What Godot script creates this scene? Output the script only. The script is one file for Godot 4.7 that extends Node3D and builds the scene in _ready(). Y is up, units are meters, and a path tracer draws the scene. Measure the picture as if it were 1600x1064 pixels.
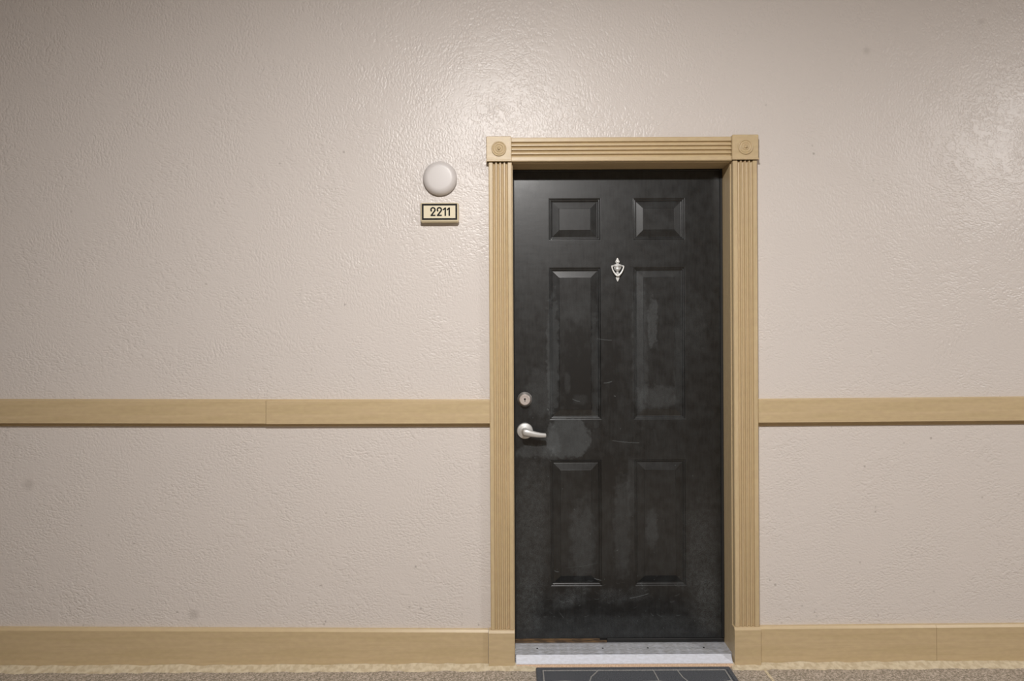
extends Node3D
# A breezeway wall with an apartment door. Metres, y up. The wall's face is z = 0, the corridor runs along x in front of it.

const LAMP_DISTANCE := 2.3
const CEILING_HEIGHT := 2.978
const LAMP_COLOR := Color(1.0, 0.99, 0.98)
var materials := {}
var taken := {}

# ---------------------------------------------------------------- nodes

func numbered(called: String) -> String:
	if not taken.has(called):
		taken[called] = 0
		return called
	taken[called] += 1
	return "%s_%03d" % [called, taken[called]]

func tag(o: Node3D, label: String, category: String, kind := "", group := "") -> Node3D:
	o.set_meta("label", label)
	o.set_meta("category", category)
	if kind: o.set_meta("kind", kind)
	if group: o.set_meta("group", group)
	return o

func base(called: String, at := Vector3.ZERO) -> Node3D:
	var o := Node3D.new()
	o.name = numbered(called)
	o.position = at
	add_child(o)
	return o

func part(called: String, m: Mesh, mat: Material, parent: Node = self, at := Vector3.ZERO, label := "") -> MeshInstance3D:
	var o := MeshInstance3D.new()
	o.name = numbered(called) if parent == self else called
	o.mesh = m
	o.material_override = mat
	o.position = at
	o.cast_shadow = GeometryInstance3D.SHADOW_CASTING_SETTING_ON
	if label: o.set_meta("label", label)
	parent.add_child(o, true)
	return o

# ---------------------------------------------------------------- shapes

func begin() -> SurfaceTool:
	var st := SurfaceTool.new()
	st.begin(Mesh.PRIMITIVE_TRIANGLES)
	st.set_smooth_group(-1)
	return st

func finish(st: SurfaceTool) -> ArrayMesh:
	st.generate_normals()
	return st.commit()

func tri(st: SurfaceTool, a: Vector3, b: Vector3, c: Vector3) -> void:
	for p in [a, b, c]:
		st.set_uv(Vector2(p.x, -p.y))
		st.add_vertex(p)

# a, b, c, d run clockwise as seen from the front
func quad(st: SurfaceTool, a: Vector3, b: Vector3, c: Vector3, d: Vector3) -> void:
	tri(st, a, b, c)
	tri(st, a, c, d)

# a face turned so that its front looks along n
func facing(st: SurfaceTool, pts: Array, n: Vector3) -> void:
	var turned: float = (pts[1] - pts[0]).cross(pts[2] - pts[0]).dot(n)
	var p := pts.duplicate()
	if turned > 0.0: p.reverse()
	for i in range(1, p.size() - 1):
		tri(st, p[0], p[i], p[i + 1])

# a box with chamfered edges
func box(st: SurfaceTool, lo: Vector3, hi: Vector3, b := 0.0) -> void:
	var c := (lo + hi) / 2.0
	var h := (hi - lo) / 2.0
	b = minf(b, minf(h.x, minf(h.y, h.z)) * 0.9)
	var at := func(sx, sy, sz, axis):   # corner vertex lying on the face across axis
		var d := Vector3(h.x - b, h.y - b, h.z - b)
		d[axis] = h[axis]
		return c + Vector3(sx * d.x, sy * d.y, sz * d.z)
	for axis in 3:
		var u: int = (axis + 1) % 3
		var v: int = (axis + 2) % 3
		for s in [-1, 1]:
			var n := Vector3.ZERO
			n[axis] = s
			var pts := []
			for k in [[-1, -1], [-1, 1], [1, 1], [1, -1]]:
				var sg := [0, 0, 0]
				sg[axis] = s
				sg[u] = k[0]
				sg[v] = k[1]
				pts.append(at.call(sg[0], sg[1], sg[2], axis))
			facing(st, pts, n)
	if b <= 0.0: return
	for axis in 3:                      # twelve edges
		var u: int = (axis + 1) % 3
		var v: int = (axis + 2) % 3
		for a in [-1, 1]:
			for e in [-1, 1]:
				var n := Vector3.ZERO
				n[u] = a
				n[v] = e
				var pts := []
				for k in [[-1, u], [1, u], [1, v], [-1, v]]:
					var sg := [0, 0, 0]
					sg[axis] = k[0]
					sg[u] = a
					sg[v] = e
					pts.append(at.call(sg[0], sg[1], sg[2], k[1]))
				facing(st, pts, n)
	for x in [-1, 1]:                   # eight corners
		for y in [-1, 1]:
			for z in [-1, 1]:
				facing(st, [at.call(x, y, z, 0), at.call(x, y, z, 1), at.call(x, y, z, 2)], Vector3(x, y, z))

func box_mesh(lo: Vector3, hi: Vector3, b := 0.002) -> ArrayMesh:
	var st := begin()
	box(st, lo, hi, b)
	return finish(st)

# a closed outline, given as points across, pushed along `along`; u and v are the outline's axes
func extrude(st: SurfaceTool, outline: PackedVector2Array, from: Vector3, along: Vector3, u: Vector3, v: Vector3) -> void:
	var n := outline.size()
	var area := 0.0
	for i in n:
		area += outline[i].cross(outline[(i + 1) % n])
	for i in n:
		var a := outline[i]
		var b := outline[(i + 1) % n]
		var out2 := Vector2(b.y - a.y, a.x - b.x) * signf(area)
		var p := from + u * a.x + v * a.y
		var q := from + u * b.x + v * b.y
		facing(st, [p, q, q + along, p + along], u * out2.x + v * out2.y)
	var t := Geometry2D.triangulate_polygon(outline)
	for i in range(0, t.size(), 3):
		var f := []
		for k in 3:
			f.append(from + u * outline[t[i + k]].x + v * outline[t[i + k]].y)
		facing(st, f, -along)
		facing(st, [f[0] + along, f[1] + along, f[2] + along], along)

# profile of (radius, height) turned round the z axis
func lathe(st: SurfaceTool, profile: Array, segments := 40, at := Vector3.ZERO, smooth := true) -> void:
	if smooth: st.set_smooth_group(1)
	for i in segments:
		var a := TAU * i / segments
		var b := TAU * (i + 1) / segments
		for k in profile.size() - 1:
			var p: Vector2 = profile[k]
			var q: Vector2 = profile[k + 1]
			var p0 := at + Vector3(p.x * cos(a), p.x * sin(a), p.y)
			var p1 := at + Vector3(p.x * cos(b), p.x * sin(b), p.y)
			var q0 := at + Vector3(q.x * cos(a), q.x * sin(a), q.y)
			var q1 := at + Vector3(q.x * cos(b), q.x * sin(b), q.y)
			# the outline runs from the rim's back to the middle's front: outward is to its right
			if p.x > 1e-6: tri(st, p0, q0 if q.x > 1e-6 else q0, p1)
			if q.x > 1e-6: tri(st, p1, q0, q1)
	st.set_smooth_group(-1)

# an oval tube along points, with a radius for each
func tube(st: SurfaceTool, pts: Array, radii: Array, segments := 12, flat := 1.0) -> void:
	st.set_smooth_group(1)
	var rings := []
	for i in pts.size():
		var d: Vector3 = (pts[mini(i + 1, pts.size() - 1)] - pts[maxi(i - 1, 0)]).normalized()
		var side := d.cross(Vector3(0, 0, 1))
		if side.length() < 0.01: side = Vector3(1, 0, 0)
		side = side.normalized()
		var up := side.cross(d).normalized()
		var ring := []
		for k in segments:
			var a := TAU * k / segments
			ring.append(pts[i] + (side * cos(a) + up * sin(a) * flat) * radii[i])
		rings.append(ring)
	for i in pts.size() - 1:
		for k in segments:
			var m := (k + 1) % segments
			var mid: Vector3 = (rings[i][k] + rings[i + 1][m]) / 2.0 - (pts[i] + pts[i + 1]) / 2.0
			facing(st, [rings[i][k], rings[i][m], rings[i + 1][m], rings[i + 1][k]], mid)
	for e in [0, pts.size() - 1]:
		var d: Vector3 = (pts[e] - pts[1 if e == 0 else e - 1])
		facing(st, rings[e], d)
	st.set_smooth_group(-1)

func arc(c: Vector2, r: float, from: float, to: float, n: int) -> PackedVector2Array:
	var out := PackedVector2Array()
	for i in n + 1:
		var a := deg_to_rad(lerpf(from, to, float(i) / n))
		out.append(c + Vector2(cos(a), sin(a)) * r)
	return out

# a stroke of even width along a line, flat, as one slab between z0 and z1
func stroke(st: SurfaceTool, line: PackedVector2Array, width: float, z0: float, z1: float) -> void:
	var left := PackedVector2Array()
	var right := PackedVector2Array()
	for i in line.size():
		var d := (line[mini(i + 1, line.size() - 1)] - line[maxi(i - 1, 0)]).normalized()
		var n := Vector2(-d.y, d.x) * width / 2.0
		if i > 0 and i < line.size() - 1:
			var d0 := (line[i] - line[i - 1]).normalized()
			n /= maxf(0.5, absf(Vector2(-d0.y, d0.x).dot(Vector2(-d.y, d.x))))
		left.append(line[i] + n)
		right.append(line[i] - n)
	for i in line.size() - 1:
		var a := Vector3(left[i].x, left[i].y, z1)
		var b := Vector3(left[i + 1].x, left[i + 1].y, z1)
		var c := Vector3(right[i + 1].x, right[i + 1].y, z1)
		var d := Vector3(right[i].x, right[i].y, z1)
		var low := Vector3(0, 0, z0 - z1)
		var away := (a - d)
		facing(st, [a, b, c, d], Vector3(0, 0, 1))
		facing(st, [a, b, b + low, a + low], away)
		facing(st, [d, c, c + low, d + low], -away)
		if i == 0: facing(st, [a, d, d + low, a + low], a - b)
		if i == line.size() - 2: facing(st, [b, c, c + low, b + low], b - a)

# ---------------------------------------------------------------- materials

func noise(freq: float, octaves := 3, s := 1, warp := 0.0) -> FastNoiseLite:
	var n := FastNoiseLite.new()
	n.seed = s
	n.noise_type = FastNoiseLite.TYPE_SIMPLEX_SMOOTH
	n.frequency = freq
	n.fractal_octaves = octaves
	if warp > 0.0:
		n.domain_warp_enabled = true
		n.domain_warp_amplitude = warp
		n.domain_warp_frequency = freq * 0.6
		n.domain_warp_fractal_type = FastNoiseLite.DOMAIN_WARP_FRACTAL_NONE
	return n

func lin(r: float, g: float, b: float) -> Color:
	return Color(r, g, b).linear_to_srgb()

func plain(called: String, color: Color, rough: float, metal := 0.0, spec := 0.5) -> StandardMaterial3D:
	var m := StandardMaterial3D.new()
	m.resource_name = called
	m.albedo_color = color
	m.roughness = rough
	m.metallic = metal
	m.metallic_specular = spec
	return m

func height_texture(data: PackedFloat32Array, w: int, h: int) -> ImageTexture:
	return ImageTexture.create_from_image(Image.create_from_data(w, h, false, Image.FORMAT_RF, data.to_byte_array()))

# painted stucco: trowelled ridges about 12 mm apart, strokes upright above, level further down, flat-topped where the trowel pressed
func wall_material() -> StandardMaterial3D:
	var w := 2048
	var h := 1344
	var size := Vector2(4.4, 2.8875)            # metres that the picture covers; x -2.2 to 2.2, y -0.1 to 2.7875
	var upright := noise(1.0 / 0.0115, 2, 11, 0.008)
	var level := noise(1.0 / 0.0105, 2, 23, 0.008)
	var fine := noise(1.0 / 0.0075, 3, 31)
	var plates := noise(1.0 / 0.038, 2, 37, 0.02)
	var broad := noise(1.0 / 0.45, 2, 47)
	var amount := noise(1.0 / 0.22, 2, 53)
	var data := PackedFloat32Array()
	data.resize(w * h)
	for j in h:
		var y := 2.7875 - size.y * j / h
		for i in w:
			var x := -2.2 + size.x * i / w
			var b := broad.get_noise_2d(x, y)
			var t := smoothstep(-0.25, 0.25, (1.75 - y) * 0.45 + b * 0.7)
			var n := 0.0
			if t < 1.0: n += (1.0 - t) * upright.get_noise_2d(x, y * 0.5 + x * 0.12)
			if t > 0.0: n += t * level.get_noise_2d(x * 0.55 + y * 0.1, y)
			var a := 0.65 + 0.6 * amount.get_noise_2d(x, y)
			var f := fine.get_noise_2d(x * lerpf(1.0, 0.75, t), y * lerpf(0.75, 1.0, t))
			var p := plates.get_noise_2d(x * 0.8, y)
			var pressed := smoothstep(0.10, 0.2, p) * smoothstep(-0.3, 0.3, b)
			var ridge := 1.0 - absf(n) * 2.4
			data[j * w + i] = lerpf(smoothstep(-0.2, 0.22, n) * 0.55 + maxf(0.0, ridge) * 0.35, 1.05, pressed * 0.7) * a + (0.34 - 0.2 * pressed) * f
	var m := plain("painted_stucco", lin(0.65, 0.60, 0.565), 0.35, 0.0, 0.43)
	m.heightmap_enabled = true
	m.heightmap_texture = height_texture(data, w, h)
	m.heightmap_scale = 0.14
	# small marks on the paint: soft brown spots, fly specks and two pale drips
	var marks := Image.create_empty(1024, 672, false, Image.FORMAT_RGBA8)
	marks.fill(Color(0.30, 0.24, 0.19, 0.0))
	var rng := RandomNumberGenerator.new()
	rng.seed = 5
	var spots := []
	for s in [[1.470, 2.525, 0.013, 0.16], [1.945, 2.640, 0.013, 0.14], [-2.0, 0.75, 0.02, 0.18], [-1.32, 0.21, 0.02, 0.2], [0.02 + 1.23, 2.10, 0.004, 0.5]]:
		spots.append(s)
	for k in 90:
		spots.append([rng.randf_range(-2.1, 2.1), pow(rng.randf(), 2.2) * 2.3 + 0.16, rng.randf_range(0.0020, 0.0038), rng.randf_range(0.2, 0.6)])
	for s in spots:
		var cx: float = (s[0] + 2.2) / size.x * 1024.0
		var cy: float = (2.7875 - s[1]) / size.y * 672.0
		var r: float = maxf(s[2] / size.x * 1024.0, 0.7)
		for j in range(int(cy - r * 2.0) - 1, int(cy + r * 2.0) + 2):
			for i in range(int(cx - r * 2.0) - 1, int(cx + r * 2.0) + 2):
				if i < 0 or j < 0 or i > 1023 or j > 671: continue
				var d := Vector2(i + 0.5 - cx, j + 0.5 - cy).length() / r + 0.5 * fine.get_noise_2d(i * 0.004, j * 0.004)
				var al: float = clampf(1.5 - d, 0.0, 1.0) * s[3]
				if al > marks.get_pixel(i, j).a: marks.set_pixel(i, j, Color(0.30, 0.24, 0.19, al))
	m.detail_enabled = true
	m.detail_albedo = ImageTexture.create_from_image(marks)
	m.detail_uv_layer = BaseMaterial3D.DETAIL_UV_2
	return m

# oil paint over pine boards: a faint raised grain along `turned`
func trim_material(called: String, upright: bool, s: int) -> StandardMaterial3D:
	var w := 768
	var long := noise(0.02, 4, s, 14.0)
	var spots := noise(0.05, 3, s + 3)
	var data := PackedFloat32Array()
	data.resize(w * w)
	var im := Image.create_empty(w, w, false, Image.FORMAT_RGB8)
	for j in w:
		for i in w:
			var a := float(j if upright else i)
			var c := float(i if upright else j)
			# the pattern closes on itself at the picture's edges
			var fade := clampf((a - w + 96.0) / 96.0, 0.0, 1.0)
			var g := lerpf(long.get_noise_2d(a * 0.06, c * 1.5), long.get_noise_2d((a - w) * 0.06, c * 1.5), fade)
			var k := lerpf(spots.get_noise_2d(a * 0.35, c * 0.8), spots.get_noise_2d((a - w) * 0.35, c * 0.8), fade)
			data[j * w + i] = g
			var v := 0.965 + 0.035 * g + 0.025 * k
			im.set_pixel(i, j, Color(v, v * (1.0 + 0.01 * k), v * (0.99 + 0.02 * g)))
	var m := plain(called, lin(0.585, 0.452, 0.275), 0.42)
	m.albedo_texture = ImageTexture.create_from_image(im)
	m.heightmap_enabled = true
	m.heightmap_texture = height_texture(data, w, w)
	m.heightmap_scale = 0.03
	m.uv1_triplanar = true
	m.uv1_world_triplanar = true
	m.uv1_scale = Vector3(1.6, 1.6, 1.6)
	return m

# black door paint with the marks of years of hands, shoes and touching up, where the photograph has them (u, v run over the door's face)
func door_material() -> StandardMaterial3D:
	var w := 656
	var h := 1476
	var dust := PackedFloat32Array()
	dust.resize(w * h)
	var rough_edge := noise(0.035, 4, 71, 10.0)
	var grain := noise(0.25, 2, 73)
	var streaks := noise(0.06, 3, 79)
	var brush := noise(0.02, 3, 97, 20.0)
	for j in h:
		for i in w:
			dust[j * w + i] = 0.08 + 0.11 * rough_edge.get_noise_2d(i * 0.6, j * 0.6) + 0.04 * grain.get_noise_2d(i, j) + 0.06 * streaks.get_noise_2d(i * 2.0, j * 0.25)
	# [centre u, v, half width, half height, amount, softness of the outline, how much grain]
	var blots := [
		[0.258, 0.572, 0.100, 0.042, 0.42, 0.16, 0.10], [0.10, 0.600, 0.095, 0.013, 0.25, 0.5, 0.2], [0.175, 0.585, 0.04, 0.03, 0.2, 0.5, 0.2],
		[0.185, 0.40, 0.028, 0.125, 0.24, 0.25, 0.1], [0.130, 0.475, 0.06, 0.05, 0.18, 0.7, 0.3], [0.39, 0.42, 0.02, 0.115, 0.16, 0.3, 0.1], [0.31, 0.30, 0.09, 0.02, 0.10, 0.9, 0.3],
		[0.605, 0.38, 0.035, 0.14, 0.20, 0.6, 0.3], [0.665, 0.325, 0.022, 0.05, 0.30, 0.4, 0.3], [0.68, 0.485, 0.09, 0.022, 0.24, 0.6, 0.3], [0.86, 0.34, 0.06, 0.06, 0.10, 1.0, 0.5], [0.79, 0.43, 0.022, 0.1, 0.12, 0.5, 0.3],
		[0.325, 0.795, 0.055, 0.075, 0.26, 0.7, 0.3], [0.515, 0.76, 0.038, 0.105, 0.18, 0.5, 0.2], [0.655, 0.765, 0.028, 0.035, 0.26, 0.7, 0.2], [0.56, 0.68, 0.02, 0.06, 0.14, 0.7, 0.2],
		[0.08, 0.78, 0.07, 0.14, 0.20, 1.0, 0.9], [0.06, 0.93, 0.06, 0.06, 0.18, 1.0, 0.9], [0.89, 0.83, 0.07, 0.10, 0.22, 1.0, 0.9], [0.93, 0.93, 0.06, 0.06, 0.22, 1.0, 0.8], [0.5, 0.975, 0.5, 0.022, 0.18, 0.9, 0.5],
		[0.23, 0.918, 0.05, 0.016, 0.24, 0.9, 0.9], [0.30, 0.905, 0.05, 0.02, 0.2, 0.9, 0.9], [0.47, 0.91, 0.06, 0.016, 0.2, 0.9, 0.9], [0.60, 0.905, 0.05, 0.015, 0.18, 0.9, 0.9],
		[0.31, 0.46, 0.075, 0.055, -0.12, 0.7, 0.2], [0.30, 0.385, 0.075, 0.05, -0.07, 0.8, 0.2], [0.43, 0.645, 0.10, 0.04, -0.08, 0.8, 0.2], [0.45, 0.90, 0.30, 0.035, -0.07, 0.9, 0.2], [0.46, 0.42, 0.045, 0.09, -0.06, 0.8, 0.2],
		[0.255, 0.455, 0.012, 0.02, 0.16, 0.8, 0.4], [0.315, 0.49, 0.03, 0.01, 0.14, 0.9, 0.4], [0.26, 0.21, 0.03, 0.004, -0.05, 0.5, 0.3]]
	for b in blots:
		var cx: float = b[0] * w
		var cy: float = b[1] * h
		var rx: float = b[2] * w
		var ry: float = b[3] * h
		for j in range(maxi(0, int(cy - ry * 1.5)), mini(h, int(cy + ry * 1.5))):
			for i in range(maxi(0, int(cx - rx * 1.5)), mini(w, int(cx + rx * 1.5))):
				var dx := (i - cx) / rx
				var dy := (j - cy) / ry
				var d := pow(pow(absf(dx), 3.0) + pow(absf(dy), 3.0), 0.3333) + (0.45 if b[5] > 0.2 else 0.2) * rough_edge.get_noise_2d(i + cx * 3.0, j)
				var a: float = smoothstep(1.0 + b[5] * 0.5, 1.0 - b[5] * 0.5, d)
				if a <= 0.0: continue
				var g: float = 1.0 + b[6] * (1.4 * grain.get_noise_2d(i, j) + 0.9 * rough_edge.get_noise_2d(i * 1.7, j * 1.7 + 400.0))
				dust[j * w + i] = maxf(0.01, dust[j * w + i] + 0.95 * b[4] * a * g)
	# specks, scuffs and scratches
	var rng := RandomNumberGenerator.new()
	rng.seed = 17
	var lines := [[0.55, 0.915, 0.64, 0.905, 0.5], [0.47, 0.578, 0.60, 0.583, 0.35], [0.40, 0.36, 0.47, 0.363, 0.35], [0.43, 0.455, 0.47, 0.451, 0.55], [0.28, 0.489, 0.315, 0.494, 0.45], [0.38, 0.873, 0.415, 0.877, 0.8], [0.19, 0.857, 0.21, 0.858, 0.7], [0.24, 0.85, 0.40, 0.84, 0.12], [0.16, 0.51, 0.165, 0.511, 1.6], [0.48, 0.482, 0.487, 0.4825, 1.0]]
	for k in 46:
		var u := rng.randf_range(0.03, 0.97)
		var v := 1.0 - pow(rng.randf(), 1.6) * 0.5
		lines.append([u, v, u + rng.randf_range(-0.004, 0.004), v + rng.randf_range(-0.001, 0.001), rng.randf_range(0.3, 1.1)])
	for k in 38:
		var u := rng.randf_range(0.12, 0.78)
		var v := rng.randf_range(0.875, 0.955)
		var a := rng.randf_range(-0.7, 0.9)
		var len := rng.randf_range(0.008, 0.03)
		lines.append([u, v, u + cos(a) * len, v + sin(a) * len * 0.44, rng.randf_range(0.08, 0.3)])
	for l in lines:
		var n: int = int(maxf(2.0, Vector2((l[2] - l[0]) * w, (l[3] - l[1]) * h).length() * 1.5))
		for k in n:
			var i := int(lerpf(l[0], l[2], float(k) / n) * w)
			var j := int((lerpf(l[1], l[3], float(k) / n) + 0.0012 * sin(3.0 * k / n)) * h)
			for o in [[0, 0, 1.0], [1, 0, 0.6], [0, 1, 0.6]]:
				var at: int = clampi(j + o[1], 0, h - 1) * w + clampi(i + o[0], 0, w - 1)
				dust[at] = maxf(dust[at], dust[at] + l[4] * o[2])
	var im := Image.create_empty(w, h, false, Image.FORMAT_RGBF)
	var rough := Image.create_empty(w, h, false, Image.FORMAT_RGB8)
	var relief := PackedFloat32Array()
	relief.resize(w * h)
	for j in h:
		for i in w:
			var d := dust[j * w + i]
			var v := 0.0035 + 0.078 * minf(d, 2.0)
			im.set_pixel(i, j, Color(v * 0.90, v, v * 1.05))
			var r := clampf(0.40 + 0.28 * d, 0.38, 0.8)
			rough.set_pixel(i, j, Color(r, r, r))
			relief[j * w + i] = 0.5 * brush.get_noise_2d(i * 0.5, j * 2.2) + 0.25 * grain.get_noise_2d(i, j)
	for k in 4:
		for o in 3: im.set_pixel(75 + k * 2, 118 + o, Color(0.004, 0.004, 0.004))
	var m := plain("door_paint", Color.WHITE, 1.0, 0.0, 0.46)
	m.clearcoat_enabled = true
	m.clearcoat = 0.45
	m.clearcoat_roughness = 0.17
	m.albedo_texture = ImageTexture.create_from_image(im)
	m.roughness_texture = ImageTexture.create_from_image(rough)
	m.heightmap_enabled = true
	m.heightmap_texture = height_texture(relief, w, h)
	m.heightmap_scale = 0.012
	return m

# washed concrete with fine grey and tan aggregate
func floor_material() -> StandardMaterial3D:
	var w := 1024
	var stones := FastNoiseLite.new()
	stones.noise_type = FastNoiseLite.TYPE_CELLULAR
	stones.frequency = 0.085
	stones.seed = 3
	stones.cellular_return_type = FastNoiseLite.RETURN_CELL_VALUE
	var edges := FastNoiseLite.new()
	edges.noise_type = FastNoiseLite.TYPE_CELLULAR
	edges.frequency = 0.085
	edges.seed = 3
	edges.cellular_return_type = FastNoiseLite.RETURN_DISTANCE
	var tint := noise(0.3, 2, 9)
	var im := Image.create_empty(w, w, false, Image.FORMAT_RGB8)
	var data := PackedFloat32Array()
	data.resize(w * w)
	for j in w:
		for i in w:
			var c := stones.get_noise_2d(i, j)
			var e := edges.get_noise_2d(i, j)
			var v := 0.62 + 0.26 * c + 0.12 * tint.get_noise_2d(i, j)
			im.set_pixel(i, j, Color(v, v * 0.93, v * (0.84 + 0.05 * c)))
			data[j * w + i] = -e
	var m := plain("washed_concrete", Color.WHITE, 0.8)
	m.albedo_texture = ImageTexture.create_from_image(im)
	m.heightmap_enabled = true
	m.heightmap_texture = height_texture(data, w, w)
	m.heightmap_scale = 0.12
	m.uv1_triplanar = true
	m.uv1_world_triplanar = true
	m.uv1_scale = Vector3(2.2, 2.2, 2.2)
	return m

func noisy(called: String, a: Color, b: Color, rough: float, freq: float, tile: float, relief: float, s: int, metal := 0.0, stretch := 1.0) -> StandardMaterial3D:
	var w := 512
	var n := noise(freq, 4, s, 6.0)
	var im := Image.create_empty(w, w, false, Image.FORMAT_RGB8)
	var data := PackedFloat32Array()
	data.resize(w * w)
	for j in w:
		for i in w:
			var g := n.get_noise_2d(i / stretch, j)
			data[j * w + i] = g
			im.set_pixel(i, j, a.lerp(b, smoothstep(-0.35, 0.35, g)))
	var m := plain(called, Color.WHITE, rough, metal)
	m.albedo_texture = ImageTexture.create_from_image(im)
	m.heightmap_enabled = true
	m.heightmap_texture = height_texture(data, w, w)
	m.heightmap_scale = relief
	m.uv1_triplanar = true
	m.uv1_world_triplanar = true
	m.uv1_scale = Vector3.ONE * tile
	return m

# ---------------------------------------------------------------- builders

# a panelled ceiling lamp: a metal ring, a shallow glowing bowl and the light it gives
func ceiling_lamp(x: float, energy: float, label: String) -> void:
	var o := base("ceiling_lamp", Vector3(x, CEILING_HEIGHT, LAMP_DISTANCE))
	tag(o, label, "ceiling lamp", "", "lamps along the breezeway ceiling")
	var st := begin()
	lathe(st, [Vector2(0.0, 0.0), Vector2(0.175, 0.0), Vector2(0.175, 0.022), Vector2(0.160, 0.03), Vector2(0.0, 0.03)], 40)
	var ring := part("mounting_ring", finish(st), materials.nickel, o)
	ring.rotation_degrees.x = 90
	st = begin()
	lathe(st, [Vector2(0.158, 0.03), Vector2(0.158, 0.085), Vector2(0.150, 0.098), Vector2(0.13, 0.104), Vector2(0.0, 0.107)], 40)
	var bowl := part("glass_bowl", finish(st), materials.lamp_glass, o)
	bowl.rotation_degrees.x = 90
	var l := AreaLight3D.new()
	l.name = "lamp_light"
	l.area_size = Vector2(0.24, 0.24)
	l.light_energy = energy
	l.light_color = LAMP_COLOR
	l.shadow_enabled = true
	l.area_range = 30.0
	l.area_attenuation = 2.0
	l.rotation_degrees.x = -90
	l.position.y = -0.110
	o.add_child(l)
	var bulb := OmniLight3D.new()
	bulb.name = "bulb_light"
	bulb.light_energy = energy * 0.20
	bulb.light_color = LAMP_COLOR
	bulb.light_size = 0.05
	bulb.shadow_enabled = true
	bulb.omni_range = 30.0
	bulb.omni_attenuation = 2.0
	bulb.position.y = -0.095
	o.add_child(bulb)

# one fluted board: four rounded channels in its face; w across, t thick, on the wall's face
func fluted_outline(w: float, t: float) -> PackedVector2Array:
	var out := PackedVector2Array([Vector2(-w / 2, 0), Vector2(-w / 2, t - 0.003), Vector2(-w / 2 + 0.003, t)])
	for k in 4:
		var c := -0.0255 + 0.017 * k
		for i in 9:
			var a := PI * i / 8.0
			out.append(Vector2(c - 0.0062 * cos(a), t - 0.0105 * sin(a)))
	out.append_array([Vector2(w / 2 - 0.003, t), Vector2(w / 2, t - 0.003), Vector2(w / 2, 0)])
	return out

# a raised panel of the door, hollowed and raised again toward its middle
func door_panel(lo: Vector2, hi: Vector2, origin: Vector2, size: Vector2) -> ArrayMesh:
	# two rounded steps down, then the long bevel up to the flat field
	var steps := []
	for step in [[0.0, 0.0], [0.0072, -0.0044]]:
		var at := Vector2(step[0], step[1])
		steps.append(at)
		for slope in [10.0, 22.0, 30.0, 36.0]:
			at += Vector2(0.00125, -0.00125 * tan(deg_to_rad(slope)))
			steps.append(at)
		steps.append(Vector2(step[0] + 0.0058, step[1] - 0.0042))
		steps.append(Vector2(step[0] + 0.0068, step[1] - 0.0044))
	steps.append_array([Vector2(0.0160, -0.0094), Vector2(0.0168, -0.0090), Vector2(0.0440, -0.0026), Vector2(0.0446, -0.0018), Vector2(0.0456, -0.0014)])
	var st := begin()
	var ring := func(s: Vector2) -> Array:
		return [Vector3(lo.x + s.x, lo.y + s.x, s.y), Vector3(lo.x + s.x, hi.y - s.x, s.y), Vector3(hi.x - s.x, hi.y - s.x, s.y), Vector3(hi.x - s.x, lo.y + s.x, s.y)]
	for k in steps.size() - 1:
		var a: Array = ring.call(steps[k])
		var b: Array = ring.call(steps[k + 1])
		for i in 4:
			door_face(st, [a[i], a[(i + 1) % 4], b[(i + 1) % 4], b[i]], origin, size)
	door_face(st, ring.call(steps[-1]), origin, size)
	return finish(st)

func door_face(st: SurfaceTool, p: Array, origin: Vector2, size: Vector2) -> void:
	var order := [0, 1, 2, 0, 2, 3]
	var n: Vector3 = (p[1] - p[0]).cross(p[2] - p[0])
	if n.z > 0.0: order.reverse()
	for k in order:
		st.set_uv(Vector2((p[k].x - origin.x) / size.x, 1.0 - (p[k].y - origin.y) / size.y))
		st.add_vertex(p[k])

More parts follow.
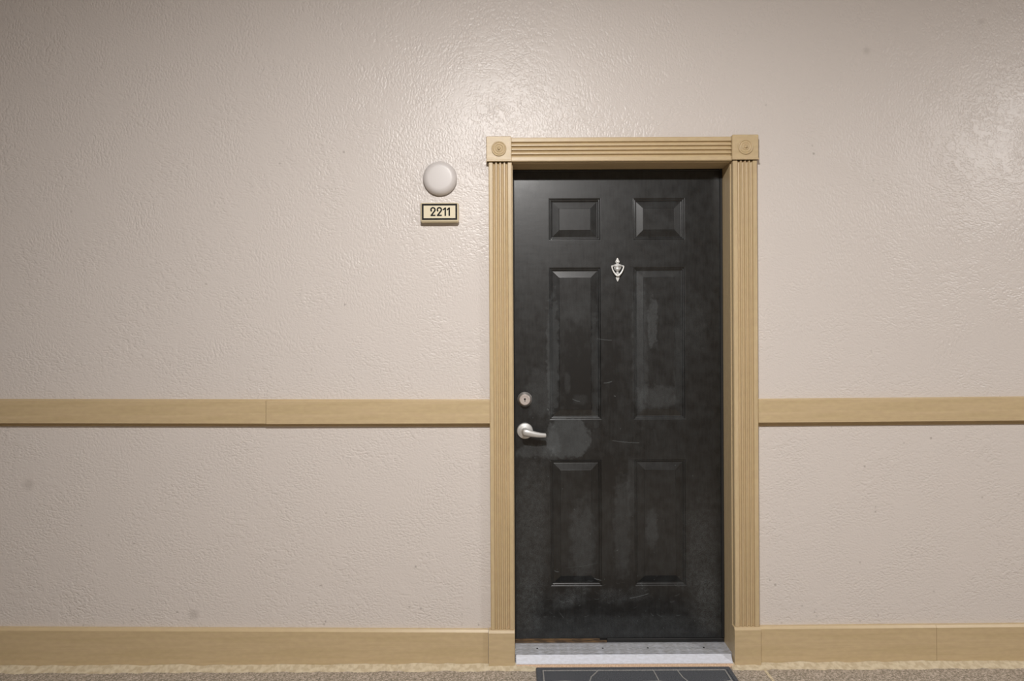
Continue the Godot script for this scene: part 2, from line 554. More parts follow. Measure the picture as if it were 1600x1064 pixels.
func build_door() -> void:
	var lo := Vector2(0.008, 0.0575)
	var hi := Vector2(0.902, 2.064)
	var z := -0.108
	var size := hi - lo
	var o := base("door_1", Vector3(0, 0, z))
	tag(o, "black six-panel entry door with knocker, deadbolt and lever handle, scuffed and smudged", "door", "structure")
	var xs := [lo.x, 0.1595, 0.3830, 0.5205, 0.7440, hi.x]
	var ys := [lo.y, 0.2785, 0.8235, 0.9930, 1.6475, 1.7625, 1.9440, hi.y]
	var st := begin()
	for i in 5:
		for j in 7:
			if i % 2 == 1 and j % 2 == 1: continue
			door_face(st, [Vector3(xs[i], ys[j], 0), Vector3(xs[i], ys[j + 1], 0), Vector3(xs[i + 1], ys[j + 1], 0), Vector3(xs[i + 1], ys[j], 0)], lo, size)
	var back := -0.044
	facing(st, [Vector3(lo.x, lo.y, back), Vector3(lo.x, hi.y, back), Vector3(hi.x, hi.y, back), Vector3(hi.x, lo.y, back)], Vector3(0, 0, -1))
	facing(st, [Vector3(lo.x, lo.y, back), Vector3(lo.x, hi.y, back), Vector3(lo.x, hi.y, 0), Vector3(lo.x, lo.y, 0)], Vector3(-1, 0, 0))
	facing(st, [Vector3(hi.x, lo.y, back), Vector3(hi.x, hi.y, back), Vector3(hi.x, hi.y, 0), Vector3(hi.x, lo.y, 0)], Vector3(1, 0, 0))
	facing(st, [Vector3(lo.x, hi.y, back), Vector3(hi.x, hi.y, back), Vector3(hi.x, hi.y, 0), Vector3(lo.x, hi.y, 0)], Vector3(0, 1, 0))
	facing(st, [Vector3(lo.x, lo.y, back), Vector3(hi.x, lo.y, back), Vector3(hi.x, lo.y, 0), Vector3(lo.x, lo.y, 0)], Vector3(0, -1, 0))
	part("slab", finish(st), materials.door, o)
	for j in [1, 3, 5]:
		for i in [1, 3]:
			part("panel", door_panel(Vector2(xs[i], ys[j]), Vector2(xs[i + 1], ys[j + 1]), lo, size), materials.door, o)
	# the rubber sweep under the door
	st = begin()
	box(st, Vector3(lo.x, 0.043, -0.035), Vector3(hi.x, 0.0573, -0.004), 0.0015)
	part("door_sweep", finish(st), materials.rubber, o)
	# deadbolt
	var db := Node3D.new()
	db.name = "deadbolt"
	o.add_child(db)
	db.position = Vector3(0.0535, 1.083, 0)
	st = begin()
	lathe(st, [Vector2(0.0315, 0.0), Vector2(0.0315, 0.004), Vector2(0.029, 0.008), Vector2(0.0245, 0.020), Vector2(0.0225, 0.022)], 48, Vector3.ZERO, false)
	part("collar", finish(st), materials.nickel, db)
	st = begin()
	lathe(st, [Vector2(0.0225, 0.018), Vector2(0.0225, 0.0265), Vector2(0.0205, 0.028), Vector2(0.0165, 0.028), Vector2(0.0160, 0.0262), Vector2(0.0150, 0.0262), Vector2(0.0145, 0.0275), Vector2(0.0, 0.0275)], 48, Vector3.ZERO, false)
	part("lock_cylinder", finish(st), materials.bronze_nickel, db)
	st = begin()
	extrude(st, arc(Vector2(0, 0.0025), 0.0042, 0, 360, 16).slice(0, 16), Vector3(0, 0, 0.0273), Vector3(0, 0, 0.0006), Vector3.RIGHT, Vector3.UP)
	box(st, Vector3(-0.0014, -0.009, 0.0273), Vector3(0.0014, 0.001, 0.0279))
	part("keyhole", finish(st), materials.keyhole, db)
	# lever handle
	var lh := Node3D.new()
	lh.name = "lever_handle"
	o.add_child(lh)
	lh.position = Vector3(0.0535, 0.9475, 0)
	st = begin()
	lathe(st, [Vector2(0.0345, 0.0), Vector2(0.0345, 0.006), Vector2(0.032, 0.010), Vector2(0.022, 0.0125), Vector2(0.0155, 0.014), Vector2(0.0125, 0.018), Vector2(0.0125, 0.04), Vector2(0.0, 0.04)], 48, Vector3.ZERO, false)
	part("rose", finish(st), materials.satin, lh)
	st = begin()
	tube(st, [Vector3(-0.013, 0.0005, 0.051), Vector3(-0.010, 0.0005, 0.051), Vector3(-0.004, 0, 0.052), Vector3(0.008, -0.001, 0.053), Vector3(0.022, -0.0045, 0.053), Vector3(0.045, -0.0095, 0.052), Vector3(0.066, -0.0125, 0.050), Vector3(0.083, -0.0138, 0.047), Vector3(0.0865, -0.0139, 0.0465), Vector3(0.0878, -0.0139, 0.046)], [0.005, 0.0115, 0.0155, 0.0160, 0.0146, 0.0122, 0.0106, 0.0096, 0.0090, 0.0062], 18, 0.7)
	part("lever", finish(st), materials.satin, lh)
	# the knocker: an urn with a swinging collar
	var kn := Node3D.new()
	kn.name = "door_knocker"
	o.add_child(kn)
	kn.position = Vector3(0.4530, 1.6365, 0)
	st = begin()
	extrude(st, PackedVector2Array([Vector2(0, 0.0500), Vector2(0.0026, 0.0475), Vector2(0.0036, 0.0435), Vector2(0.0082, 0.0350), Vector2(0.0085, 0.0315), Vector2(0.0055, 0.0285), Vector2(0.0032, 0.0275), Vector2(-0.0032, 0.0275), Vector2(-0.0055, 0.0285), Vector2(-0.0085, 0.0315), Vector2(-0.0082, 0.0350), Vector2(-0.0036, 0.0435), Vector2(-0.0026, 0.0475)]), Vector3.ZERO, Vector3(0, 0, 0.007), Vector3.RIGHT, Vector3.UP)
	lathe(st, [Vector2(0.006, 0.006), Vector2(0.005, 0.0095), Vector2(0.003, 0.011), Vector2(0, 0.0115)], 20, Vector3(0, 0.0335, 0))
	part("finial", finish(st), materials.bright, kn)
	st = begin()
	extrude(st, PackedVector2Array([Vector2(-0.0045, 0.028), Vector2(-0.0060, 0.0235), Vector2(-0.0195, 0.0185), Vector2(-0.0265, 0.0170), Vector2(-0.0265, 0.0125), Vector2(-0.018, 0.0115), Vector2(-0.0145, 0.0085), Vector2(-0.0125, 0.001), Vector2(-0.009, -0.005), Vector2(-0.0045, -0.0085), Vector2(-0.004, -0.012), Vector2(-0.0075, -0.019), Vector2(0.0075, -0.019), Vector2(0.004, -0.012), Vector2(0.0045, -0.0085), Vector2(0.009, -0.005), Vector2(0.0125, 0.001), Vector2(0.0145, 0.0085), Vector2(0.018, 0.0115), Vector2(0.0265, 0.0125), Vector2(0.0265, 0.0170), Vector2(0.0195, 0.0185), Vector2(0.0060, 0.0235), Vector2(0.0045, 0.028)]), Vector3.ZERO, Vector3(0, 0, 0.006), Vector3.RIGHT, Vector3.UP)
	tube(st, [Vector3(-0.0195, 0.0148, 0.0085), Vector3(0.0195, 0.0148, 0.0085)], [0.0035, 0.0035], 12)
	lathe(st, [Vector2(0.0122, 0.004), Vector2(0.0112, 0.0085), Vector2(0.007, 0.012), Vector2(0, 0.013)], 24, Vector3(0, 0.0025, 0))
	part("urn", finish(st), materials.satin, kn)
	st = begin()
	var left := []
	var right := []
	var thick := []
	for p in [[0.0258, 0.0150, 0.0028], [0.0245, 0.0070, 0.0030], [0.0215, -0.0030, 0.0032], [0.0160, -0.0130, 0.0036], [0.0095, -0.0210, 0.0044], [0.0035, -0.0260, 0.0056], [0.0, -0.0275, 0.0060]]:
		left.append(Vector3(-p[0], p[1], 0.012))
		right.append(Vector3(p[0], p[1], 0.012))
		thick.append(p[2])
	tube(st, left, thick, 12)
	tube(st, right, thick, 12)
	part("knocker_ring", finish(st), materials.bright, kn)
	st = begin()
	extrude(st, PackedVector2Array([Vector2(-0.0072, -0.0345), Vector2(-0.0060, -0.0325), Vector2(0.0060, -0.0325), Vector2(0.0072, -0.0345), Vector2(0.0068, -0.0385), Vector2(0.0018, -0.0505), Vector2(0, -0.0520), Vector2(-0.0018, -0.0505), Vector2(-0.0068, -0.0385)]), Vector3.ZERO, Vector3(0, 0, 0.008), Vector3.RIGHT, Vector3.UP)
	part("strike_tip", finish(st), materials.satin, kn)

func build_frame() -> void:
	var o := base("trim_2")
	tag(o, "tan painted door frame lining the opening behind the fluted casing", "door frame", "structure")
	var m = materials.trim_upright
	part("jamb", box_mesh(Vector3(-0.03, 0.0, -0.17), Vector3(0.006, 2.066, -0.001), 0.0015), m, o)
	part("jamb", box_mesh(Vector3(0.904, 0.0, -0.17), Vector3(0.94, 2.066, -0.001), 0.0015), m, o)
	part("head_jamb", box_mesh(Vector3(-0.03, 2.066, -0.17), Vector3(0.94, 2.10, -0.001), 0.0015), materials.trim_level, o)
	part("weatherstrip", box_mesh(Vector3(0.893, 0.058, -0.1075), Vector3(0.9038, 2.0655, -0.101), 0.002), materials.rubber, o)
	part("weatherstrip", box_mesh(Vector3(0.0075, 2.0575, -0.1075), Vector3(0.8925, 2.0655, -0.102), 0.002), materials.rubber, o)
	part("weatherstrip", box_mesh(Vector3(0.0062, 0.058, -0.1075), Vector3(0.0125, 2.057, -0.102), 0.002), materials.rubber, o)

func build_casing() -> void:
	var o := base("trim_1")
	tag(o, "tan fluted door casing with corner rosettes and plinth blocks around the black door", "door casing", "structure")
	var t := 0.026
	for s in [[-0.0925, 0.003, 2.067, 0.152], [0.9075, 1.0075, 2.068, 0.160]]:
		var st := begin()
		extrude(st, fluted_outline(s[1] - s[0], t), Vector3((s[0] + s[1]) / 2.0, s[3], 0), Vector3(0, s[2] - s[3], 0), Vector3.RIGHT, Vector3.BACK)
		part("side_casing", finish(st), materials.trim_upright, o)
	var st := begin()
	extrude(st, fluted_outline(0.098, t), Vector3(0.0015, 2.1165, 0), Vector3(0.9005, 0, 0), Vector3.UP, Vector3.BACK)
	part("head_casing", finish(st), materials.trim_level, o)
	for c in [Vector2(-0.0495, 2.1175), Vector2(0.957, 2.1200)]:
		var half := 0.0515 if c.x < 0.0 else 0.0540
		var block := part("corner_block", box_mesh(Vector3(-half, -0.0515, 0), Vector3(half, 0.0515, 0.033), 0.003), materials.trim_level, o, Vector3(c.x, c.y, 0))
		st = begin()
		lathe(st, [Vector2(0.0310, 0.0000), Vector2(0.0305, 0.0035), Vector2(0.0285, 0.0052), Vector2(0.0262, 0.0042), Vector2(0.0250, 0.0006), Vector2(0.0235, 0.0004), Vector2(0.0222, 0.0032), Vector2(0.0195, 0.0044), Vector2(0.0170, 0.0030), Vector2(0.0155, 0.0004), Vector2(0.0138, 0.0002), Vector2(0.0122, 0.0042), Vector2(0.0098, 0.0056), Vector2(0.0078, 0.0040), Vector2(0.0068, 0.0022), Vector2(0.0062, 0.0030), Vector2(0.0052, 0.0085), Vector2(0.0028, 0.0108), Vector2(0.0000, 0.0114)], 40)
		part("rosette", finish(st), materials.trim_level, block, Vector3(0, 0, 0.0330))
		st = begin()
		box(st, Vector3(-half - 0.001, -0.0035, 0.0), Vector3(half + 0.001, 0.0035, 0.0362), 0.0015)
		part("bead", finish(st), materials.trim_level, block, Vector3(0, -0.048, 0))
	for s in [[-0.1010, 0.0045, 0.151], [0.9020, 1.0095, 0.159]]:
		st = begin()
		var h: float = s[2]
		var outline := PackedVector2Array([Vector2(0, 0), Vector2(0.036, 0), Vector2(0.036, h - 0.010), Vector2(0.030, h), Vector2(0, h)])
		extrude(st, outline, Vector3(s[0], 0.0, 0), Vector3(s[1] - s[0], 0, 0), Vector3.BACK, Vector3.UP)
		part("plinth_block", finish(st), materials.trim_level, o)

# a board with an eased top edge, its ends at heights y0 and y1
func sloped_board(x0: float, x1: float, y0: float, y1: float, h0: float, h1: float, t: float, ease: float, floor_level := false) -> ArrayMesh:
	var st := begin()
	var ends := []
	for e in [[x0, y0, h0], [x1, y1, h1]]:
		var low: float = 0.0 if floor_level else e[1]
		var top: float = e[1] + e[2]
		ends.append([Vector3(e[0], low, 0), Vector3(e[0], low, t - 0.002), Vector3(e[0], low + 0.002, t), Vector3(e[0], top - ease, t), Vector3(e[0], top, t - ease * 0.8), Vector3(e[0], top, 0)])
	var outward := [Vector3.DOWN, Vector3(0, -1, 1), Vector3.BACK, Vector3(0, 1, 1), Vector3.UP, Vector3.FORWARD]
	for i in 6:
		var k := (i + 1) % 6
		facing(st, [ends[0][i], ends[0][k], ends[1][k], ends[1][i]], outward[i])
	facing(st, ends[0], Vector3.LEFT)
	facing(st, ends[1], Vector3.RIGHT)
	return finish(st)

func build_rails() -> void:
	var m = materials.trim_level
	var o := base("trim_3")
	tag(o, "tan wooden chair rail left of the door, two boards butted together", "chair rail", "structure")
	part("paint_lap_shadow_tint", sloped_board(-3.2, -0.0928, 0.9990, 0.9795, 0.1115, 0.1130, 0.003, 0.001), m, o)  # added tan strip: paint lap above the rail, browns its shadow band below
	part("rail_board", sloped_board(-3.2, -1.0088, 1.0130, 0.9985, 0.0945, 0.0945, 0.0255, 0.002), m, o)
	part("rail_board", sloped_board(-1.0070, -0.0926, 0.9970, 0.9952, 0.0950, 0.0955, 0.0268, 0.002), m, o)
	o = base("trim_4")
	tag(o, "tan wooden chair rail right of the door, a single board", "chair rail", "structure")
	part("paint_lap_shadow_tint", sloped_board(1.0077, 3.2, 0.9760, 0.9835, 0.1135, 0.1145, 0.003, 0.001), m, o)  # same added strip: lapped paint on top, brown tint for the rail's shadow beneath
	part("rail_board", sloped_board(1.0077, 3.2, 0.9922, 0.9995, 0.0958, 0.0966, 0.0262, 0.002), m, o)

# thick paint and caulk run along the joint of baseboard and floor, its edge uneven
func bead(x0: float, x1: float, z0: float, reach: float, s: int) -> ArrayMesh:
	var n := noise(9.0, 4, s)
	var st := begin()
	st.set_smooth_group(1)
	var steps := int((x1 - x0) / 0.012)
	var rows := []
	for i in steps + 1:
		var x := lerpf(x0, x1, float(i) / steps)
		var w := reach * (1.0 + 0.34 * n.get_noise_2d(x, 0.0))
		var hh := 0.013 * (1.0 + 0.5 * n.get_noise_2d(x, 7.0))
		rows.append([Vector3(x, hh, z0), Vector3(x, hh * 0.75, z0 + w * 0.25), Vector3(x, 0.0045 + 0.002 * n.get_noise_2d(x, 3.0), z0 + w * 0.7), Vector3(x, 0.0, z0 + w)])
	for i in steps:
		for k in 3:
			facing(st, [rows[i][k], rows[i][k + 1], rows[i + 1][k + 1], rows[i + 1][k]], Vector3(0, 1, 0.2))
	st.set_smooth_group(-1)
	return finish(st)

func build_baseboards() -> void:
	var m = materials.trim_level
	var o := base("baseboard_left")
	tag(o, "tan wooden baseboard left of the door with a paint bead at the floor", "baseboard", "structure")
	part("base_board", sloped_board(-3.2, -0.1030, 0.0, 0.0, 0.176, 0.1475, 0.022, 0.009, true), m, o)
	part("caulk_bead", bead(-3.2, 0.09, 0.0225, 0.040, 3), materials.caulk, o, Vector3.ZERO, "lumpy cream paint bead along the floor")
	o = base("baseboard_right")
	tag(o, "tan wooden baseboard right of the door, two boards with a visible joint", "baseboard", "structure")
	part("base_board", sloped_board(1.0110, 1.7335, 0.0, 0.0, 0.1555, 0.1585, 0.022, 0.009, true), m, o)
	part("base_board", sloped_board(1.7347, 3.2, 0.0, 0.0, 0.1580, 0.1650, 0.0222, 0.009, true), m, o)
	part("caulk_bead", bead(0.885, 3.2, 0.0225, 0.040, 8), materials.caulk, o, Vector3.ZERO, "lumpy cream paint bead along the floor")

func build_threshold() -> void:
	var o := base("door_threshold", Vector3(0, 0, 0))
	tag(o, "grooved aluminium threshold under the black door", "threshold")
	var x0 := 0.0068
	var x1 := 0.9032
	var st := begin()
	# low block with fine grooves along its top
	var outline := PackedVector2Array([Vector2(-0.155, 0.0), Vector2(-0.155, 0.036)])
	outline.append(Vector2(-0.098, 0.0395))
	for k in 7:
		var z := -0.088 + 0.0125 * k
		outline.append_array([Vector2(z, 0.0395), Vector2(z + 0.001, 0.0372), Vector2(z + 0.003, 0.0372), Vector2(z + 0.004, 0.0395)])
	outline.append_array([Vector2(-0.001, 0.0395), Vector2(-0.001, 0.0)])
	extrude(st, outline, Vector3(x0, 0, 0), Vector3(x1 - x0, 0, 0), Vector3.BACK, Vector3.UP)
	part("grooved_top", finish(st), materials.aluminium, o)
	st = begin()
	extrude(st, PackedVector2Array([Vector2(-0.0008, 0.0), Vector2(-0.0008, 0.0365), Vector2(0.002, 0.0365), Vector2(0.031, 0.014), Vector2(0.031, 0.0)]), Vector3(x0 + 0.004, 0, 0), Vector3(0.8855, 0, 0), Vector3.BACK, Vector3.UP)
	part("sloped_nosing", finish(st), materials.worn_aluminium, o)
	st = begin()
	extrude(st, PackedVector2Array([Vector2(0.0312, 0.0), Vector2(0.0312, 0.0115), Vector2(0.036, 0.0115), Vector2(0.042, 0.004), Vector2(0.043, 0.0)]), Vector3(0.012, 0, 0), Vector3(0.882, 0, 0), Vector3.BACK, Vector3.UP)
	part("mortar_lip", finish(st), materials.mortar, o, Vector3.ZERO, "pinkish mortar edge")
	st = begin()
	lathe(st, [Vector2(0.0042, 0.0), Vector2(0.0038, 0.0012), Vector2(0.0, 0.0014)], 14)
	var screw_mesh := finish(st)
	for x in [0.100, 0.375, 0.565, 0.80]:
		var s := part("screw", screw_mesh, materials.keyhole, o, Vector3(x, 0.0392, -0.052))
		s.rotation_degrees.x = -90
	# the worn wood strip that shows under the sweep
	for k in 2:
		part("wood_strip", box_mesh(Vector3(x0, 0.0397 + 0.0085 * k, -0.1115), Vector3(0.40 - 0.03 * k, 0.0477 + 0.0085 * k, -0.1035 - 0.002 * k), 0.0012), materials.old_wood, o)
	part("seal_strip", box_mesh(Vector3(0.4005, 0.0397, -0.1115), Vector3(x1, 0.0556, -0.1045), 0.002), materials.rubber, o)

func build_mat() -> void:
	var o := base("door_mat", Vector3(0.4835, 0.0, 0.285))
	tag(o, "dark slate-grey rubber doormat with flagstone pattern in front of the threshold", "doormat")
	var hx := 0.394
	var hz := 0.238
	part("mat_base", box_mesh(Vector3(-hx, 0.0, -hz), Vector3(hx, 0.0065, hz), 0.003), materials.mat, o)
	# a flat rim, a thin ridge inside it and the raised joints of the flagstones
	var st := begin()
	var ring := func(to: SurfaceTool, ax: float, az: float, w: float, y0: float, y1: float):
		box(to, Vector3(-ax, y0, -az), Vector3(ax, y1, -az + w), 0.001)
		box(to, Vector3(-ax, y0, az - w), Vector3(ax, y1, az), 0.001)
		box(to, Vector3(-ax, y0, -az + w), Vector3(-ax + w, y1, az - w), 0.001)
		box(to, Vector3(ax - w, y0, -az + w), Vector3(ax, y1, az - w), 0.001)
	ring.call(st, hx - 0.003, hz - 0.003, 0.016, 0.006, 0.0088)
	part("rim", finish(st), materials.mat, o)
	st = begin()
	ring.call(st, hx - 0.026, hz - 0.026, 0.0055, 0.006, 0.0092)
	part("ridge_line", finish(st), materials.mat_dust, o)
	var rng := RandomNumberGenerator.new()
	rng.seed = 29
	var cols := [-0.368, -0.155, 0.045, 0.21, 0.368]
	var rows := [-0.214, -0.10, 0.02, 0.12, 0.214]
	var joints := []
	for j in 5:
		var line := []
		for i in 5:
			var inner_x := i > 0 and i < 4
			var inner_z := j > 0 and j < 4
			line.append(Vector2(cols[i] + (rng.randf_range(-0.04, 0.04) if inner_x else 0.0), rows[j] + (rng.randf_range(-0.03, 0.03) if inner_z else 0.0)))
		joints.append(line)
	for j in 5:
		for i in 5:
			for step in [[1, 0], [0, 1]]:
				var i2: int = i + step[0]
				var j2: int = j + step[1]
				if i2 > 4 or j2 > 4 or (step[0] == 1 and (j == 0 or j == 4)) or (step[1] == 1 and (i == 0 or i == 4)): continue
				var a: Vector2 = joints[j][i]
				var b: Vector2 = joints[j2][i2]
				var mid := (a + b) / 2.0 + Vector2(rng.randf_range(-0.012, 0.012), rng.randf_range(-0.012, 0.012))
				st = begin()
				for seg in [[a, mid], [mid, b]]:
					var d: Vector2 = (seg[1] - seg[0])
					var n := Vector2(-d.y, d.x).normalized() * 0.0022
					var p := []
					for q in [seg[0] - n, seg[0] + n, seg[1] + n, seg[1] - n]: p.append(Vector3(q.x, 0.0082, q.y))
					facing(st, p, Vector3.UP)
					for k in 4:
						var out3: Vector3 = (p[k] + p[(k + 1) % 4]) / 2.0 - (p[0] + p[2]) / 2.0
						facing(st, [p[k], p[(k + 1) % 4], p[(k + 1) % 4] - Vector3(0, 0.002, 0), p[k] - Vector3(0, 0.002, 0)], out3)
				part("raised_joint", finish(st), materials.mat_dust, o)

func build_sign() -> void:
	var o := base("number_sign", Vector3(-0.2935, 1.8610, 0.001))
	tag(o, "small cream apartment number sign with black border and black digits 2211", "sign")
	part("sign_body", box_mesh(Vector3(-0.0780, -0.0410, 0.0), Vector3(0.0780, 0.0390, 0.029), 0.0045), materials.brass_paint, o)
	var st := begin()
	box(st, Vector3(-0.0735, -0.0335, 0.0285), Vector3(0.0735, 0.0355, 0.0300), 0.0006)
	part("face_plate", finish(st), materials.cream, o)
	st = begin()
	var bx := 0.0722
	var lo := -0.0322
	var hi := 0.0342
	var w := 0.0074
	box(st, Vector3(-bx, hi - w, 0.0299), Vector3(bx, hi, 0.0306))
	box(st, Vector3(-bx, lo, 0.0299), Vector3(bx, lo + w, 0.0306))
	box(st, Vector3(-bx, lo + w, 0.0299), Vector3(-bx + w, hi - w, 0.0306))
	box(st, Vector3(bx - w, lo + w, 0.0299), Vector3(bx, hi - w, 0.0306))
	part("border", finish(st), materials.black_print, o)
	var r := 0.0083
	var two := arc(Vector2(0, 0.0083), r, 232, 0, 16)
	two.append_array(arc(Vector2(0.0, 0.0083), r, -8, -34, 3))
	two.append_array([Vector2(-0.0070, -0.0146), Vector2(-0.0070, -0.0147)])
	var x := [-0.0265, -0.0005, 0.0215, 0.0378]
	for k in 4:
		st = begin()
		if k < 2:
			stroke(st, two, 0.0060, 0.0299, 0.0306)
			stroke(st, PackedVector2Array([Vector2(-0.0102, -0.0148), Vector2(0.0100, -0.0148)]), 0.0058, 0.0299, 0.0306)
		else:
			stroke(st, PackedVector2Array([Vector2(0.0022, 0.0172), Vector2(0.0022, -0.0172)]), 0.0064, 0.0299, 0.0306)
			stroke(st, PackedVector2Array([Vector2(-0.0078, 0.0072), Vector2(0.0034, 0.0156)]), 0.0058, 0.0299, 0.0306)
		part("digit", finish(st), materials.black_print, o, Vector3(x[k], 0.0012, 0))

func build_disc() -> void:
	var o := base("round_wall_fixture", Vector3(-0.2930, 2.0030, 0.0))
	tag(o, "round white plastic domed fixture on the wall above the number sign", "wall fixture")
	var st := begin()
	lathe(st, [Vector2(0.0660, 0.0), Vector2(0.0660, 0.006), Vector2(0.064, 0.008)], 56)
	part("back_plate", finish(st), materials.white_plastic, o)
	st = begin()
	lathe(st, [Vector2(0.0695, 0.0055), Vector2(0.0700, 0.0085), Vector2(0.0695, 0.0125), Vector2(0.0675, 0.0185), Vector2(0.0635, 0.0240), Vector2(0.0580, 0.0280), Vector2(0.0530, 0.0298), Vector2(0.0480, 0.0306), Vector2(0.0440, 0.0308), Vector2(0.0250, 0.0311), Vector2(0.0, 0.0312)], 64)
	part("dome_cover", finish(st), materials.white_plastic, o)

func build_shell() -> void:
	var x0 := -8.0
	var x1 := 10.0
	var deep := 4.8
	# the wall with the doorway, in one piece; uv covers the stucco picture, uv2 the marks on the paint
	var st := begin()
	var back := -0.2
	for r in [[x0, 0.0, -0.031, CEILING_HEIGHT], [0.941, 0.0, x1, CEILING_HEIGHT], [-0.031, 2.101, 0.941, CEILING_HEIGHT]]:
		box(st, Vector3(r[0], r[1], back), Vector3(r[2], r[3], 0.0))
	var wall := finish(st)
	var tool := MeshDataTool.new()
	tool.create_from_surface(wall, 0)
	for i in tool.get_vertex_count():
		var p := tool.get_vertex(i)
		var uv := Vector2((p.x + 2.2) / 4.4, (2.7875 - p.y) / 2.8875)
		tool.set_vertex_uv(i, uv)
		tool.set_vertex_uv2(i, uv)
	var built := ArrayMesh.new()
	tool.commit_to_surface(built)
	tag(part("wall_back", built, materials.wall), "pinkish beige stucco wall with a trowelled finish around the door", "wall", "structure")
	st = begin()
	box(st, Vector3(x0, -0.2, -0.2), Vector3(x1, 0.0, deep))
	var fl := part("floor", finish(st), materials.floor)
	tag(fl, "grey-brown washed concrete breezeway floor", "floor", "structure")
	st = begin()
	var n := noise(20.0, 3, 61)
	var pts := []
	for i in 30:
		var z := 0.062 + 0.03 * i
		pts.append([Vector3(1.0135 + 0.004 * n.get_noise_2d(z, 0.0) - 0.005, 0.0012, z), Vector3(1.0135 + 0.004 * n.get_noise_2d(z, 4.0) + 0.005, 0.0012, z)])
	for i in 29:
		facing(st, [pts[i][0], pts[i][1], pts[i + 1][1], pts[i + 1][0]], Vector3.UP)
		facing(st, [pts[i][0], pts[i + 1][0], pts[i + 1][0] - Vector3(0, 0.0012, 0), pts[i][0] - Vector3(0, 0.0012, 0)], Vector3.LEFT)
		facing(st, [pts[i][1], pts[i + 1][1], pts[i + 1][1] - Vector3(0, 0.0012, 0), pts[i][1] - Vector3(0, 0.0012, 0)], Vector3.RIGHT)
	part("joint_line", finish(st), materials.caulk, fl, Vector3.ZERO, "cream filled joint across the floor")
	for s in [["ceiling", Vector3(x0, CEILING_HEIGHT, -0.2), Vector3(x1, CEILING_HEIGHT + 0.15, deep), "plain painted breezeway ceiling above the door", "ceiling"],
			["wall_front", Vector3(x0, 0, deep), Vector3(x1, CEILING_HEIGHT, deep + 0.2), "plain painted wall across the breezeway from the door", "wall"],
			["wall_left", Vector3(x0 - 0.2, 0, -0.2), Vector3(x0, CEILING_HEIGHT, deep), "plain painted wall closing the left end of the breezeway", "wall"],
			["wall_right", Vector3(x1, 0, -0.2), Vector3(x1 + 0.2, CEILING_HEIGHT, deep), "plain painted wall closing the right end of the breezeway", "wall"]]:
		tag(part(s[0], box_mesh(s[1], s[2], 0.0), materials.far_paint), s[3], s[4], "structure")

# ---------------------------------------------------------------- scene

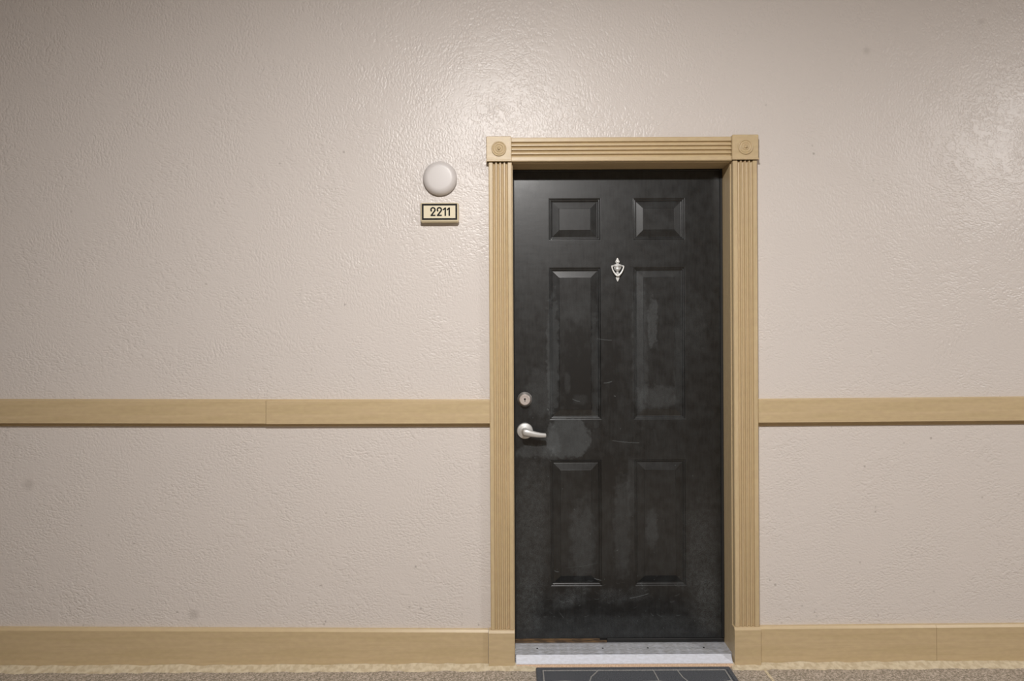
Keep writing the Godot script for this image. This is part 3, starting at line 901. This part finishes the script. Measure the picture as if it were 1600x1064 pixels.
func _ready() -> void:
	var cam := Camera3D.new()
	cam.name = "camera"
	cam.position = Vector3(0, 1.335, 2.82)
	cam.rotation.z = -0.005
	cam.fov = rad_to_deg(2.0 * atan(532.0 / 1067.0))
	cam.near = 0.05
	add_child(cam)
	cam.current = true
	var e := Environment.new()
	e.background_mode = Environment.BG_COLOR
	e.background_color = Color(0, 0, 0)
	e.tonemap_mode = Environment.TONE_MAPPER_LINEAR
	e.tonemap_exposure = 1.0
	e.sdfgi_enabled = true
	e.ssao_enabled = true
	e.ssil_enabled = true
	var we := WorldEnvironment.new()
	we.name = "environment"
	we.environment = e
	add_child(we)

	materials.nickel = plain("satin_nickel", lin(0.66, 0.63, 0.61), 0.34, 0.8)
	materials.lamp_glass = plain("lamp_glass", lin(0.85, 0.83, 0.80), 0.4)
	materials.lamp_glass.emission_enabled = true
	materials.lamp_glass.emission = Color(1.0, 0.96, 0.91)
	materials.lamp_glass.emission_energy_multiplier = 4.0
	ceiling_lamp(-0.05, 9.1, "flush ceiling lamp over the breezeway in front of the door")
	ceiling_lamp(3.79, 5.9, "flush ceiling lamp further right along the breezeway")

	materials.wall = wall_material()
	materials.trim_level = trim_material("tan_paint_level", false, 101)
	materials.trim_upright = trim_material("tan_paint_upright", true, 107)
	materials.door = door_material()
	materials.floor = floor_material()
	materials.far_paint = plain("far_paint", lin(0.28, 0.235, 0.195), 0.7)
	materials.rubber = plain("black_rubber", lin(0.012, 0.012, 0.012), 0.6)
	materials.keyhole = plain("dark_metal", lin(0.02, 0.018, 0.016), 0.5, 0.4)
	materials.bronze_nickel = plain("worn_nickel", lin(0.66, 0.60, 0.57), 0.4, 0.6)
	materials.satin = plain("satin_chrome", lin(0.60, 0.60, 0.59), 0.45, 0.6)
	materials.bright = plain("bright_nickel", lin(0.80, 0.80, 0.78), 0.4, 0.5)
	materials.aluminium = noisy("aluminium", Color(0.76, 0.77, 0.80), Color(0.62, 0.62, 0.63), 0.45, 0.12, 4.0, 0.01, 201, 0.25, 8.0)
	materials.worn_aluminium = noisy("worn_aluminium", Color(0.85, 0.86, 0.90), Color(0.80, 0.81, 0.84), 0.5, 0.06, 4.0, 0.01, 207, 0.15, 3.0)
	materials.mortar = noisy("mortar", Color(0.86, 0.75, 0.64), Color(0.76, 0.63, 0.52), 0.85, 0.06, 5.0, 0.06, 211)
	materials.old_wood = noisy("old_wood", Color(0.44, 0.34, 0.22), Color(0.25, 0.19, 0.13), 0.7, 0.05, 4.0, 0.03, 217, 0.0, 8.0)
	materials.caulk = noisy("caulk", Color(0.82, 0.77, 0.67), Color(0.73, 0.67, 0.56), 0.55, 0.03, 2.2, 0.10, 223)
	materials.mat = noisy("mat_rubber", Color(0.20, 0.21, 0.23), Color(0.38, 0.39, 0.41), 0.75, 0.16, 3.0, 0.08, 229)
	materials.mat_dust = noisy("mat_dusty_ridge", Color(0.64, 0.63, 0.61), Color(0.47, 0.47, 0.47), 0.8, 0.08, 5.0, 0.03, 233)
	materials.brass_paint = plain("sign_cream_edge", lin(0.62, 0.53, 0.36), 0.35)
	materials.cream = plain("sign_cream", lin(0.70, 0.62, 0.44), 0.4)
	materials.black_print = plain("black_print", lin(0.008, 0.007, 0.006), 0.6, 0.0, 0.3)
	materials.white_plastic = plain("white_plastic", lin(0.60, 0.565, 0.55), 0.4)

	build_shell()
	build_frame()
	build_casing()
	build_door()
	build_rails()
	build_baseboards()
	build_threshold()
	build_mat()
	build_sign()
	build_disc()
